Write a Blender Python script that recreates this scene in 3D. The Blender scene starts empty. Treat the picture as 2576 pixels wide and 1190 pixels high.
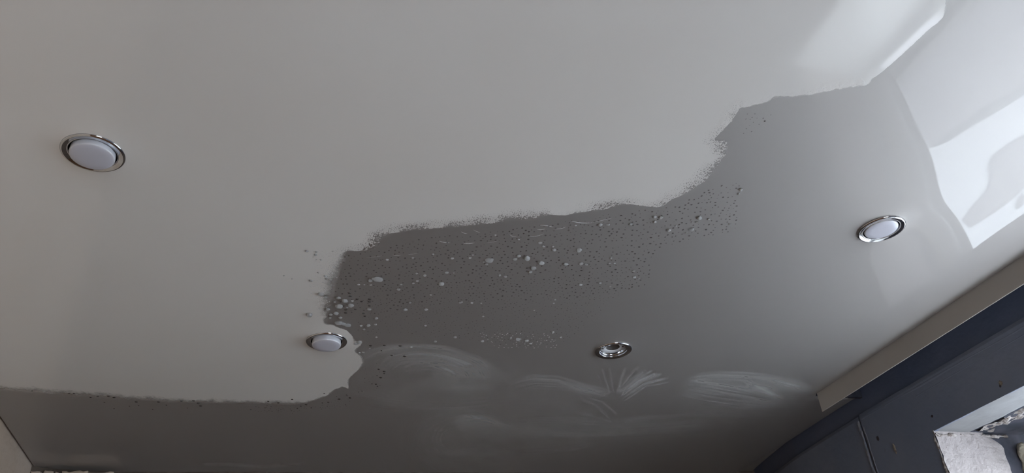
import bpy, bmesh, math, random
import numpy as np
from mathutils import Vector, Matrix
from mathutils.geometry import delaunay_2d_cdt

random.seed(7); rng = np.random.default_rng(7)
C = bpy.context.scene.collection

# ------------------------------------------------------------------ camera
F_PX = 1992.643
YAW, PITCH, ROLL = math.radians(18.1386), math.radians(33.1536), math.radians(-4.6658)
EYE = 1.56                      # camera height above the floor
CEIL = EYE + 0.9364             # height of the stretched film
fw = np.array([math.sin(YAW)*math.cos(PITCH), math.cos(YAW)*math.cos(PITCH), math.sin(PITCH)])
_r = np.array([math.cos(YAW), -math.sin(YAW), 0.0]); _u = np.cross(_r, fw)
rt = _r*math.cos(ROLL) + _u*math.sin(ROLL)
up = -_r*math.sin(ROLL) + _u*math.cos(ROLL)
cam_d = bpy.data.cameras.new('camera'); cam = bpy.data.objects.new('camera', cam_d); C.objects.link(cam)
cam_d.sensor_width = 36.0; cam_d.lens = F_PX/2576*36.0; cam_d.clip_start = 0.02; cam_d.clip_end = 200
m = Matrix(((rt[0], up[0], -fw[0], 0), (rt[1], up[1], -fw[1], 0), (rt[2], up[2], -fw[2], EYE), (0, 0, 0, 1)))
cam.matrix_world = m
bpy.context.scene.camera = cam

def on_ceiling(px, py):
    """points of the ceiling plane seen at photograph pixels (x, y arrays)"""
    px = np.asarray(px, float); py = np.asarray(py, float)
    d = fw[None] + rt[None]*((px.ravel()-1288)/F_PX)[:, None] - up[None]*((py.ravel()-595)/F_PX)[:, None]
    t = (CEIL-EYE)/d[:, 2]
    return (d*t[:, None])[:, :2]
def cpt(px, py):
    q = on_ceiling([px], [py])[0]; return float(q[0]), float(q[1])

# ------------------------------------------------------------------ world, light, exposure
SKY = 10.2
w = bpy.data.worlds.new('overcast_sky'); bpy.context.scene.world = w; w.use_nodes = True
nt = w.node_tree; nt.nodes.clear()
o_ = nt.nodes.new('ShaderNodeOutputWorld'); bg = nt.nodes.new('ShaderNodeBackground')
bg.inputs[0].default_value = (0.89, 0.94, 1.0, 1); bg.inputs[1].default_value = SKY
nt.links.new(bg.outputs[0], o_.inputs[0])
por = bpy.data.lights.new('window_portal', 'AREA'); por.shape = 'RECTANGLE'; por.size = 1.45; por.size_y = 1.1
por.cycles.is_portal = True
po = bpy.data.objects.new('window_portal', por); C.objects.link(po)
po.location = (2.36, 1.17, EYE+0.17); po.rotation_euler = (math.radians(90), 0, math.radians(90))
# second portal: the glazed balcony door behind the camera
por2 = bpy.data.lights.new('door_portal', 'AREA'); por2.shape = 'RECTANGLE'; por2.size = 1.2; por2.size_y = 2.1
por2.cycles.is_portal = True
po2 = bpy.data.objects.new('door_portal', por2); C.objects.link(po2)
po2.location = (0.85, -2.02, 1.05); po2.rotation_euler = (math.radians(90), 0, 0)
vs = bpy.context.scene.view_settings
vs.view_transform = 'Standard'; vs.look = 'None'; vs.gamma = 1; vs.exposure = 0.0; vs.use_curve_mapping = False
cy = bpy.context.scene.cycles
cy.max_bounces = 12; cy.diffuse_bounces = 6; cy.glossy_bounces = 5; cy.transparent_max_bounces = 24
cy.sample_clamp_indirect = 12; cy.caustics_reflective = False; cy.caustics_refractive = False

# ------------------------------------------------------------------ materials
def mat(name, col, rough=0.6, metal=0.0, coat=0.0, coat_r=0.05, spec=0.5, noise=None, bump=None, ior=1.5):
    m = bpy.data.materials.new(name); m.use_nodes = True; t = m.node_tree; b = t.nodes['Principled BSDF']
    b.inputs['Base Color'].default_value = (*col, 1); b.inputs['Roughness'].default_value = rough
    b.inputs['Metallic'].default_value = metal; b.inputs['Coat Weight'].default_value = coat
    b.inputs['Coat Roughness'].default_value = coat_r; b.inputs['Specular IOR Level'].default_value = spec
    b.inputs['IOR'].default_value = ior
    tc = t.nodes.new('ShaderNodeTexCoord')
    if noise:
        sc, col2, lo_, hi_ = noise
        n = t.nodes.new('ShaderNodeTexNoise'); n.inputs['Scale'].default_value = sc; n.inputs['Detail'].default_value = 6
        r = t.nodes.new('ShaderNodeMapRange'); r.inputs['From Min'].default_value = lo_; r.inputs['From Max'].default_value = hi_
        mx = t.nodes.new('ShaderNodeMix'); mx.data_type = 'RGBA'
        mx.inputs[6].default_value = (*col, 1); mx.inputs[7].default_value = (*col2, 1)
        t.links.new(tc.outputs['Object'], n.inputs['Vector']); t.links.new(n.outputs['Fac'], r.inputs['Value'])
        t.links.new(r.outputs[0], mx.inputs[0]); t.links.new(mx.outputs[2], b.inputs['Base Color'])
    if bump:
        sc, st = bump
        n = t.nodes.new('ShaderNodeTexNoise'); n.inputs['Scale'].default_value = sc; n.inputs['Detail'].default_value = 8
        bp = t.nodes.new('ShaderNodeBump'); bp.inputs['Strength'].default_value = st; bp.inputs['Distance'].default_value = 0.01
        t.links.new(tc.outputs['Object'], n.inputs['Vector']); t.links.new(n.outputs['Fac'], bp.inputs['Height'])
        t.links.new(bp.outputs[0], b.inputs['Normal'])
    return m

M = {}
M['film'] = mat('grey_gloss_film', (0.016, 0.013, 0.012), rough=0.66, coat=0.47, coat_r=0.012, spec=0.5, ior=5.5,
                noise=(1.3, (0.022, 0.018, 0.017), 0.3, 0.7))
M['film'].node_tree.nodes['Principled BSDF'].inputs['Specular Tint'].default_value = (1.0, 0.955, 0.915, 1)
M['wall_dark'] = mat('dark_blue_grey_primer', (0.10, 0.125, 0.20), rough=0.55,
                     noise=(5.0, (0.14, 0.16, 0.235), 0.35, 0.75), bump=(40, 0.25))
M['wall_panel'] = mat('slate_primer_board', (0.175, 0.21, 0.30), rough=0.55,
                      noise=(3.5, (0.25, 0.275, 0.35), 0.3, 0.75), bump=(30, 0.3))
M['wall_light'] = mat('beige_plaster', (0.60, 0.47, 0.36), rough=0.8, noise=(4.0, (0.70, 0.59, 0.50), 0.35, 0.7), bump=(25, 0.5))
M['wall_far'] = mat('warm_plaster', (0.13, 0.10, 0.08), rough=0.8, noise=(6.0, (0.08, 0.06, 0.05), 0.35, 0.7), bump=(25, 0.6))
M['floor'] = mat('red_brown_floor', (0.18, 0.09, 0.05), rough=0.45, noise=(3.0, (0.25, 0.13, 0.075), 0.3, 0.7))
M['slab'] = mat('raw_concrete', (0.12, 0.12, 0.13), rough=0.9, bump=(20, 0.5))
M['fascia'] = mat('grey_brown_fascia', (0.66, 0.625, 0.59), rough=0.6, noise=(2.0, (0.56, 0.53, 0.50), 0.3, 0.7))
M['filler'] = mat('joint_filler', (0.30, 0.31, 0.36), rough=0.8, noise=(40, (0.20, 0.22, 0.28), 0.4, 0.6), bump=(90, 0.5))
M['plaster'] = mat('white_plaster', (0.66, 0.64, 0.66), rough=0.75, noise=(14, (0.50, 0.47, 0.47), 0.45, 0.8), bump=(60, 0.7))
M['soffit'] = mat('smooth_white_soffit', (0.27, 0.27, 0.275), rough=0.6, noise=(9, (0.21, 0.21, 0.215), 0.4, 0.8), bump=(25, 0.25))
M['rag'] = mat('torn_plaster_edge', (0.50, 0.46, 0.44), rough=0.9, noise=(60, (0.24, 0.20, 0.18), 0.45, 0.62), bump=(120, 1.0))
M['jamb'] = mat('patched_plaster_over_brick', (0.42, 0.38, 0.375), rough=0.75, noise=(14, (0.31, 0.28, 0.27), 0.45, 0.8), bump=(60, 0.7))
_t = M['jamb'].node_tree; _b = _t.nodes['Principled BSDF']; _src = _b.inputs['Base Color'].links[0].from_socket
_tc = _t.nodes.new('ShaderNodeTexCoord'); _sp = _t.nodes.new('ShaderNodeSeparateXYZ'); _n = _t.nodes.new('ShaderNodeTexNoise'); _n.inputs['Scale'].default_value = 7
_mr = _t.nodes.new('ShaderNodeMapRange'); _mr.inputs[1].default_value = EYE+0.42; _mr.inputs[2].default_value = EYE+0.50
_ad = _t.nodes.new('ShaderNodeMath'); _ad.operation = 'MULTIPLY_ADD'; _ad.inputs[1].default_value = 0.3
_mx = _t.nodes.new('ShaderNodeMix'); _mx.data_type = 'RGBA'; _mx.inputs[6].default_value = (0.17, 0.14, 0.13, 1)
_t.links.new(_tc.outputs['Object'], _sp.inputs[0]); _t.links.new(_tc.outputs['Object'], _n.inputs['Vector']); _t.links.new(_n.outputs['Fac'], _ad.inputs[0])
_t.links.new(_sp.outputs['Z'], _ad.inputs[2]); _t.links.new(_ad.outputs[0], _mr.inputs[0]); _t.links.new(_mr.outputs[0], _mx.inputs[0]); _t.links.new(_src, _mx.inputs[7]); _t.links.new(_mx.outputs[2], _b.inputs['Base Color'])
M['pu'] = mat('yellowed_mounting_foam', (0.62, 0.58, 0.46), rough=0.8, noise=(30, (0.46, 0.42, 0.34), 0.4, 0.7), bump=(90, 0.7))
M['gap'] = mat('recess_shade_paint', (0.03, 0.035, 0.05), rough=0.9, noise=(20, (0.06, 0.06, 0.08), 0.4, 0.6))  # near-black base colour paints the shade inside hollows
M['pvc'] = mat('white_window_plastic', (0.78, 0.79, 0.80), rough=0.25)
M['gasket'] = mat('black_gasket', (0.03, 0.03, 0.03), rough=0.6)
M['chrome'] = mat('chrome', (0.62, 0.63, 0.65), rough=0.06, metal=1.0, bump=(60, 0.02))
M['lamp'] = mat('frosted_lamp_face', (0.58, 0.58, 0.65), rough=0.38, coat=0.3, coat_r=0.2)
M['lamp_side'] = mat('frosted_lamp_rim', (0.66, 0.66, 0.70), rough=0.25, coat=0.6, coat_r=0.1)
M['housing'] = mat('dark_housing', (0.06, 0.055, 0.05), rough=0.5)
M['housing_white'] = mat('white_lamp_holder', (0.72, 0.73, 0.76), rough=0.45, noise=(160, (0.35, 0.34, 0.34), 0.62, 0.72))
M['socket'] = mat('grey_socket_well', (0.13, 0.12, 0.115), rough=0.6)
M['pin'] = mat('brass_contact', (0.25, 0.2, 0.12), rough=0.4, metal=1.0)
M['blob'] = mat('white_foam_blob', (0.95, 0.95, 0.94), rough=0.30, coat=1.0, coat_r=0.12, noise=(600, (0.62, 0.62, 0.61), 0.52, 0.66), bump=(900, 0.8))
M['drop'] = mat('dark_reflection_drop', (0.075, 0.068, 0.064), rough=0.12, spec=0.5)  # dark room mirrored in the water drops, put into the base colour
M['bead'] = mat('dark_refraction_bead', (0.09, 0.086, 0.084), rough=0.25, spec=0.4)  # darkness refracted by transparent beads, painted as a dark base colour
M['bead'].node_tree.nodes['Principled BSDF'].inputs['Alpha'].default_value = 0.45
M['snow'] = mat('trodden_snow', (0.80, 0.82, 0.86), rough=0.8, noise=(0.8, (0.70, 0.72, 0.78), 0.3, 0.8))
M['path_dark'] = mat('invented_path_dark', (0.20, 0.21, 0.23), rough=0.8, noise=(1.5, (0.24, 0.25, 0.27), 0.3, 0.7))
M['path'] = mat('invented_path_grey', (0.30, 0.295, 0.32), rough=0.8, noise=(1.5, (0.35, 0.345, 0.37), 0.3, 0.7))
M['concrete'] = mat('outer_concrete', (0.35, 0.34, 0.34), rough=0.9, bump=(15, 0.5))

g = bpy.data.materials.new('window_glass'); g.use_nodes = True; t = g.node_tree; t.nodes.remove(t.nodes['Principled BSDF'])
ou = t.nodes['Material Output']; tr = t.nodes.new('ShaderNodeBsdfTransparent'); gl = t.nodes.new('ShaderNodeBsdfGlossy')
gl.inputs['Roughness'].default_value = 0.02; fr = t.nodes.new('ShaderNodeLayerWeight'); fr.inputs[0].default_value = 0.5; pw = t.nodes.new('ShaderNodeMath'); pw.operation = 'POWER'; pw.inputs[1].default_value = 5; t.links.new(fr.outputs['Facing'], pw.inputs[0]); ml = t.nodes.new('ShaderNodeMath'); ml.operation = 'MULTIPLY_ADD'; ml.inputs[1].default_value = 0.9; ml.inputs[2].default_value = 0.03; t.links.new(pw.outputs[0], ml.inputs[0]); mxs = t.nodes.new('ShaderNodeMixShader')
tr.inputs[0].default_value = (0.95, 0.97, 0.97, 1)
t.links.new(ml.outputs[0], mxs.inputs[0]); t.links.new(tr.outputs[0], mxs.inputs[1]); t.links.new(gl.outputs[0], mxs.inputs[2])
t.links.new(mxs.outputs[0], ou.inputs[0]); M['glass'] = g

# ------------------------------------------------------------------ helpers
def tag(o, label=None, cat=None, group=None, kind=None):
    if label: o['label'] = label
    if cat: o['category'] = cat
    if group: o['group'] = group
    if kind: o['kind'] = kind
    return o
def mesh_obj(name, verts, faces, m, parent=None, smooth=False, loc=(0, 0, 0)):
    me = bpy.data.meshes.new(name)
    me.from_pydata([tuple(map(float, v)) for v in verts], [], [tuple(map(int, f)) for f in faces]); me.update()
    if smooth: me.polygons.foreach_set('use_smooth', [True]*len(me.polygons))
    me.materials.append(m)
    o = bpy.data.objects.new(name, me); C.objects.link(o); o.location = loc
    if parent: o.parent = parent
    return o
def grid_mesh(name, P, keep, attrs, m, parent=None):
    """P (ny,nx,3) points, keep (ny-1,nx-1) bool"""
    ny, nx = P.shape[:2]
    idx = np.arange(ny*nx).reshape(ny, nx)
    q = np.stack([idx[:-1, :-1], idx[:-1, 1:], idx[1:, 1:], idx[1:, :-1]], -1)[keep]
    used = np.zeros(ny*nx, bool); used[q.ravel()] = True
    re = np.cumsum(used)-1; q = re[q]; V = P.reshape(-1, 3)[used]
    me = bpy.data.meshes.new(name)
    me.vertices.add(len(V)); me.vertices.foreach_set('co', V.ravel().astype(np.float32))
    me.loops.add(q.size); me.loops.foreach_set('vertex_index', q.ravel().astype(np.int32))
    me.polygons.add(len(q)); me.polygons.foreach_set('loop_start', np.arange(0, q.size, 4, dtype=np.int32))
    me.polygons.foreach_set('loop_total', np.full(len(q), 4, np.int32))
    me.update(calc_edges=True); me.polygons.foreach_set('use_smooth', [True]*len(q))
    for k, a in attrs.items():
        at = me.attributes.new(k, 'FLOAT', 'POINT'); at.data.foreach_set('value', a.ravel()[used].astype(np.float32))
    me.materials.append(m)
    o = bpy.data.objects.new(name, me); C.objects.link(o)
    if parent: o.parent = parent
    return o
def box(name, lo, hi, m, parent=None, bevel=0.0):
    bm = bmesh.new(); bmesh.ops.create_cube(bm, size=1)
    for v in bm.verts: v.co = Vector([(lo[i]+hi[i])/2 + v.co[i]*(hi[i]-lo[i]) for i in range(3)])
    if bevel: bmesh.ops.bevel(bm, geom=bm.edges[:], offset=bevel, segments=2, affect='EDGES')
    me = bpy.data.meshes.new(name); bm.to_mesh(me); bm.free(); me.materials.append(m)
    o = bpy.data.objects.new(name, me); C.objects.link(o)
    if parent: o.parent = parent
    return o
def lathe(name, prof, m, parent=None, seg=72, loc=(0, 0, 0), cap=False):
    n = len(prof); V = []; Fc = []
    for i in range(seg):
        a = 2*math.pi*i/seg
        V += [(r*math.cos(a), r*math.sin(a), z) for r, z in prof]
    for i in range(seg):
        j = (i+1) % seg
        Fc += [(i*n+k, i*n+k+1, j*n+k+1, j*n+k) for k in range(n-1)]
    if cap: Fc.append([i*n+n-1 for i in range(seg)])
    return mesh_obj(name, V, Fc, m, parent, True, loc)

# smooth value noise on arrays
def vnoise(x, y, seed):
    r = np.random.default_rng(seed).random((64, 64))
    xi = np.floor(x).astype(int); yi = np.floor(y).astype(int); fx = x-xi; fy = y-yi
    fx = fx*fx*(3-2*fx); fy = fy*fy*(3-2*fy)
    g = lambda a, b: r[a % 64, b % 64]
    return (g(xi, yi)*(1-fx)*(1-fy)+g(xi+1, yi)*fx*(1-fy)+g(xi, yi+1)*(1-fx)*fy+g(xi+1, yi+1)*fx*fy)*2-1
def fbm(x, y, seed, oc=4):
    return sum(vnoise(x*2**k, y*2**k, seed+k)*0.5**k for k in range(oc))

# ------------------------------------------------------------------ plan of the room (metres, camera at 0,0)
X_LEFT, X_FASCIA, X_WALL, Y_FAS_END, Y_BACK = -0.795, 1.731, 1.90, 2.136, -1.9
FAR = [cpt(x, y) for x, y in ((85, 1176), (165, 1181), (300, 1187), (700, 1187.6), (1400, 1189.5), (1860, 1196))]
RIGHT = [(1.900, 2.136), (1.9075, 2.367), (1.925, 2.61), (1.960, 2.86), (1.985, FAR[-1][1])]
LIGHTS = [(-0.357, 1.223), (0.099, 1.916), (0.885, 1.872), (1.262, 1.188)]
LIGHTS = [cpt(235.7, 379.0), cpt(822, 854.4), cpt(1542.4, 878.2), cpt(2215.2, 572.5)]

def height(x, y):
    """the film is pushed down a little by each fitting, curls up into its edge track, and is never quite flat"""
    x = np.asarray(x, float); y = np.asarray(y, float)
    z = np.zeros_like(x)
    for (a, b), dz in zip(LIGHTS, (0.0045, 0.0045, 0.0040, 0.0040)):
        r = np.hypot(x-a, y-b)
        z -= dz*np.exp(-np.maximum(r-0.05, 0)/0.028)
    z += np.where(y < Y_FAS_END+0.0, 0.012*np.exp(-(X_FASCIA-x)/0.012), 0)
    z += 0.020*np.exp(-np.maximum(1.93-x, 0)/0.05)*(y > Y_FAS_END-0.02)
    z += 0.004*np.exp(-(x-X_LEFT)/0.012)
    z += 0.0010*np.sin(x*2.3+0.6)*np.sin(y*1.9+0.3)
    z += 0.0016*np.exp(-(((x-1.33)/0.18)**2+((y-0.98)/0.10)**2))
    return z

# ------------------------------------------------------------------ ceiling film
outline = [(X_LEFT, Y_BACK), (X_LEFT, FAR[0][1])] + FAR[1:-1] + [RIGHT[-1]] + RIGHT[::-1][1:] + [(X_FASCIA, Y_FAS_END), (X_FASCIA, Y_BACK)]
def densify(pts, step, close=True):
    out = []
    n = len(pts)
    for i in range(n if close else n-1):
        a = np.array(pts[i]); b = np.array(pts[(i+1) % n]); k = max(1, int(np.hypot(*(b-a))/step))
        for j in range(k): out.append(tuple(a+(b-a)*j/k))
    if not close: out.append(tuple(pts[-1]))
    return out
oc = densify(outline, 0.03)
pts = [Vector(p) for p in oc]; edges = [(i, (i+1) % len(oc)) for i in range(len(oc))]
for (a, b) in LIGHTS:
    base = len(pts)
    for i in range(64): pts.append(Vector((a+0.046*math.cos(2*math.pi*i/64), b+0.046*math.sin(2*math.pi*i/64))))
    edges += [(base+i, base+(i+1) % 64) for i in range(64)]
    for r in (0.050, 0.054, 0.060, 0.068, 0.078, 0.090, 0.105, 0.125, 0.15):
        pts += [Vector((a+r*math.cos(2*math.pi*(i+0.5)/64), b+r*math.sin(2*math.pi*(i+0.5)/64))) for i in range(64)]
def inside(x, y, poly):
    c = np.zeros(np.shape(x), bool); n = len(poly)
    for i in range(n):
        x1, y1 = poly[i]; x2, y2 = poly[(i+1) % n]
        if y1 == y2: continue
        c ^= ((y1 > y) != (y2 > y)) & (x < (x2-x1)*(y-y1)/(y2-y1)+x1)
    return c
gx, gy = np.meshgrid(np.arange(X_LEFT+0.03, 2.0, 0.03), np.arange(Y_BACK+0.03, 3.05, 0.03))
gx = gx.ravel(); gy = gy.ravel()
ex, ey = [], []
for d in (0.003, 0.006, 0.010, 0.015, 0.022, 0.032, 0.045):
    yy = np.arange(Y_BACK+0.02, Y_FAS_END-0.005, 0.03); ex += [X_FASCIA-d]*len(yy); ey += list(yy)
    yy = np.arange(Y_BACK+0.02, 3.0, 0.03); ex += [X_LEFT+d]*len(yy); ey += list(yy)
    yy = np.arange(Y_FAS_END+0.01, 3.0, 0.02)
    xr = np.interp(yy, [p[1] for p in RIGHT], [p[0] for p in RIGHT]); ex += list(xr-d); ey += list(yy)
gx = np.concatenate([gx, ex]); gy = np.concatenate([gy, ey])
ok = inside(gx, gy, outline)
for (a, b) in LIGHTS: ok &= np.hypot(gx-a, gy-b) > 0.165
px_ = [Vector((float(a), float(b))) for a, b in zip(gx[ok], gy[ok])]
V2, _, F2, *_ = delaunay_2d_cdt(pts+px_, edges, [], 0, 1e-6)
V2 = np.array([tuple(v) for v in V2])
keepf = []
cen = np.array([V2[list(f)].mean(0) for f in F2])
inn = inside(cen[:, 0], cen[:, 1], outline)
for (a, b) in LIGHTS: inn &= np.hypot(cen[:, 0]-a, cen[:, 1]-b) > 0.0459
Ff = [tuple(F2[i])[::-1] for i in np.nonzero(inn)[0]]
Z2 = CEIL+height(V2[:, 0], V2[:, 1])
ceil = mesh_obj('ceiling', np.column_stack([V2, Z2]), Ff, M['film'], None, True); tag(ceil, 'grey glossy stretched film ceiling with wiped stains', None, None, 'structure')

# raw slab above
slab = box('ceiling', (-1.0, Y_BACK-0.1, CEIL+0.13), (2.4, 3.25, CEIL+0.3), M['slab']); tag(slab, 'raw concrete slab above the film', None, None, 'structure')

# ------------------------------------------------------------------ walls and floor
TOP = CEIL+0.13
def wall_strip(name, plan, z0, z1, m, label, thick):
    """vertical wall along a plan polyline; thick = offset vector"""
    V = []; Fc = []; n = len(plan)
    for (x, y) in plan:
        for z in (z0, z1):
            V += [(x, y, z), (x+thick[0], y+thick[1], z)]
    for i in range(n-1):
        a = i*4; b = a+4
        Fc += [(a, b, b+2, a+2), (a+1, a+3, b+3, b+1), (a, a+1, b+1, b), (a+2, b+2, b+3, a+3)]
    Fc += [(0, 2, 3, 1), (n*4-4, n*4-3, n*4-1, n*4-2)]
    o = mesh_obj(name, V, Fc, m)
    return tag(o, label, None, None, 'structure')
floor = box('floor', (-1.0, Y_BACK-0.1, -0.1), (2.4, 3.25, 0.0), M['floor']); tag(floor, 'reddish brown floor', None, None, 'structure')
wl = box('wall_left', (-0.95, Y_BACK-0.1, 0), (X_LEFT-0.007, 3.2, TOP), M['wall_light']); tag(wl, 'pale plastered left wall below the film edge', None, None, 'structure')
wf = wall_strip('wall_far', [(X_LEFT-0.007, FAR[0][1]+0.0)]+[(x, y+0.002) for x, y in FAR[1:-1]]+[(2.3, FAR[-1][1]+0.002)], 0, TOP, M['wall_far'], 'rough warm plaster far wall', (0, 0.12))
wb = bpy.data.objects.new('wall_back', None); C.objects.link(wb)
for lo_, hi_ in (((-0.95, Y_BACK-0.1, 0), (0.25, Y_BACK, TOP)), ((1.45, Y_BACK-0.1, 0), (2.35, Y_BACK, TOP)), ((0.25, Y_BACK-0.1, 2.1), (1.45, Y_BACK, TOP))):
    box('wall_part', lo_, hi_, M['wall_light'], wb)
tag(wb, 'pale wall behind', None, None, 'structure')

Z_LIN, Z_SILL, Y_J, Y_J2 = EYE+0.730, EYE-0.40, 1.885, 0.45
wr = bpy.data.objects.new('wall_right', None); C.objects.link(wr); wr.location = (X_WALL, 1.0, 0)
tag(wr, 'dark blue-grey window wall with a rough reveal', None, None, 'structure')
def wbox(name, lo_, hi_, m, bevel=0.0):
    o = box(name, lo_, hi_, m, None, bevel); o.parent = wr; o.matrix_parent_inverse = Matrix.Translation((-X_WALL, -1.0, 0)); return o
XO = 2.30
wbox('masonry', (X_WALL+0.012, Y_BACK, 0), (XO, Y_J2, TOP), M['wall_dark'])
wbox('masonry', (X_WALL+0.012, Y_J2, 0), (XO, Y_J, Z_SILL-0.03), M['wall_dark'])
wbox('lintel', (X_WALL+0.012, Y_J2, Z_LIN+0.004), (XO, Y_J, TOP), M['wall_dark'])
def wr_mesh(name, V, Fc, m, smooth=False):
    o = mesh_obj(name, V, Fc, m, None, smooth); o.parent = wr; o.matrix_parent_inverse = Matrix.Translation((-X_WALL, -1.0, 0)); return o
# the masonry past the window follows the wall's slight bend
def wr_strip(name, plan, z0, z1, m, x_out):
    V = []; Fc = []; n = len(plan)
    for (x, y) in plan:
        for z in (z0, z1): V += [(x, y, z), (x_out, y, z)]
    for i in range(n-1):
        a = i*4; b = a+4
        Fc += [(a, b, b+2, a+2), (a+1, a+3, b+3, b+1), (a, a+1, b+1, b), (a+2, b+2, b+3, a+3)]
    Fc += [(0, 2, 3, 1), (n*4-4, n*4-3, n*4-1, n*4-2)]
    return wr_mesh(name, V, Fc, m)
wr_strip('masonry', [(X_WALL+0.012, Y_J)]+[(x+0.012, y) for x, y in RIGHT]+[(2.0, 3.2)], 0, TOP, M['wall_dark'], XO)
ZP = EYE+0.893
# primed boards standing 12 mm proud, their top edge is the ledge under the ceiling
wr_mesh_board = []
def board(y0, y1, z0, z1, xs=None):
    n = 24; V = []; Fc = []
    ys = np.linspace(y0, y1, n)
    wob = fbm(ys*9, ys*0+z0, 31)*0.0006
    for i, yv in enumerate(ys):
        xb = X_WALL if yv < RIGHT[0][1] else float(np.interp(yv, [p[1] for p in RIGHT], [p[0] for p in RIGHT]))
        top = z1+wob[i]
        V += [(xb+0.0125, yv, z0), (xb, yv, z0), (xb, yv, top-0.012), (xb+0.004, yv, top), (xb+0.0125, yv, top)]
    for i in range(n-1):
        a = i*5; b = a+5
        for k in range(4): Fc.append((a+k, b+k, b+k+1, a+k+1))
        Fc.append((a+4, b+4, b, a))
    Fc += [(0, 1, 2, 3, 4), tuple(range(n*5-1, n*5-6, -1))]
    return wr_mesh('wall_board', V, Fc, M['wall_panel'])
board(Y_BACK, Y_J2, 0, ZP); board(Y_J2, Y_J, Z_LIN, ZP); board(Y_J, 2.170, 0, ZP); board(2.178, 3.02, 0, ZP-0.004)
board(Y_J2, Y_J, 0, Z_SILL-0.04)
# ridge of filler a little below the board's top edge, and the ragged vertical joint
def ridge(name, p0, p1, wd, ht, m, seed, n=60):
    """lumpy bead on the wall face between two (y, z) points"""
    V = []; Fc = []; p0 = np.array(p0); p1 = np.array(p1); d = (p1-p0)/np.hypot(*(p1-p0)); nn = np.array([-d[1], d[0]])
    s = np.linspace(0, 1, n); w1 = fbm(s*14, s*0+1.7, seed); w2 = fbm(s*18, s*0+5.1, seed+9)
    for i in range(n):
        c = p0+(p1-p0)*s[i]+nn*w1[i]*wd*0.35; ww = wd*(1+0.5*w2[i]); hh = ht*(1+0.5*w1[i])
        for k, (a, hx) in enumerate(((-1, 0.002), (-0.5, -0.7), (0, -1), (0.5, -0.7), (1, 0.002))):
            q = c+nn*a*ww/2
            V.append((X_WALL + (hx*hh if hx < 0 else hx), q[0], q[1]))
    for i in range(n-1):
        for k in range(4): Fc.append((i*5+k, i*5+k+1, i*5+6+k, i*5+5+k))
    return wr_mesh(name, V, Fc, m, True)
ridge('filler_ridge', (0.2, EYE+0.866), (2.16, EYE+0.872), 0.008, 0.0015, M['wall_panel'], 3)
ridge('filler_ridge', (0.5, EYE+0.845), (1.9, EYE+0.850), 0.005, 0.001, M['wall_panel'], 8)
ridge('joint_filler', (2.184, EYE+0.50), (2.184, EYE+0.872), 0.012, 0.0007, M['filler'], 5)
ridge('joint_filler', (2.166, EYE+0.50), (2.164, EYE+0.845), 0.006, 0.0005, M['filler'], 15)
def lump_disc(name, y, z, ry, rz, ht, m, seed):
    n = 14; V = [(X_WALL-ht, y, z)]; Fc = []
    rr = np.random.default_rng(seed)
    for k in range(n):
        a = 2*math.pi*k/n; f = 0.75+0.4*rr.random()
        V.append((X_WALL-ht*0.6, y+ry*0.6*f*math.cos(a), z+rz*0.6*f*math.sin(a)))
    for k in range(n):
        a = 2*math.pi*k/n; f = 0.75+0.4*rr.random()
        V.append((X_WALL+0.001, y+ry*f*math.cos(a), z+rz*f*math.sin(a)))
    for k in range(n):
        j = (k+1) % n
        Fc += [(0, 1+j, 1+k), (1+k, 1+j, 1+n+j, 1+n+k)]
    return wr_mesh(name, V, Fc, m, False)
M['chip'] = mat('exposed_ochre_chip', (0.34, 0.29, 0.23), rough=0.9, noise=(120, (0.16, 0.13, 0.12), 0.4, 0.6))
M['chip_dark'] = mat('dark_chip', (0.06, 0.05, 0.06), rough=0.9)
tag(lump_disc('wall_plug', 2.057, EYE+0.737, 0.0065, 0.021, 0.003, M['chip'], 1), 'ochre wall plug hole')
lump_disc('plaster_chip', 2.115, EYE+0.790, 0.009, 0.012, 0.0006, M['chip_dark'], 2)
lump_disc('plaster_chip', 1.595, EYE+0.765, 0.009, 0.010, 0.0012, M['chip'], 3)
lump_disc('plaster_chip', 1.60, EYE+0.758, 0.004, 0.005, 0.0016, M['chip_dark'], 4)
lump_disc('plaster_chip', 1.865, EYE+0.772, 0.006, 0.006, 0.0010, M['chip_dark'], 5)
lump_disc('plaster_chip', 2.10, EYE+0.745, 0.004, 0.008, 0.0008, M['filler'], 6)

# reveal: smooth soffit, plastered jamb, ragged torn edges, foam behind
def patch(name, P, m, smooth=True, attrs=None):
    ny, nx = P.shape[:2]
    o = grid_mesh(name, P, np.ones((ny-1, nx-1), bool), attrs or {}, m)
    o.parent = wr; o.matrix_parent_inverse = Matrix.Translation((-X_WALL, -1.0, 0)); return o
# soffit (underside of the lintel), its outer edge torn
yy = np.linspace(Y_J2, Y_J, 160); tt = np.linspace(0, 1, 14)
edge = 2.045+0.012*fbm(yy*9, yy*0, 41)
edge = np.where(yy > 1.8, edge-(yy-1.8)*0.15, edge)
P = np.zeros((14, 160, 3))
for i, s in enumerate(tt):
    P[i, :, 0] = X_WALL-0.001+(edge-X_WALL)*s; P[i, :, 1] = yy
    P[i, :, 2] = Z_LIN+0.0015*fbm(yy*6, yy*0+s*2, 44)-0.002*s+0.010*max(0, 0.10-s)
P[-1, :, 2] += 0.012
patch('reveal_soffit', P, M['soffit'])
# torn plaster beyond the soffit
P = np.zeros((12, 160, 3))
for i, s in enumerate(np.linspace(0, 1, 12)):
    P[i, :, 0] = edge-0.004+s*0.055; P[i, :, 1] = yy
    P[i, :, 2] = Z_LIN-0.003+0.008*fbm(yy*38, yy*0+s*5, 51)+0.004*s
patch('torn_plaster', P, M['rag'], False)
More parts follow.
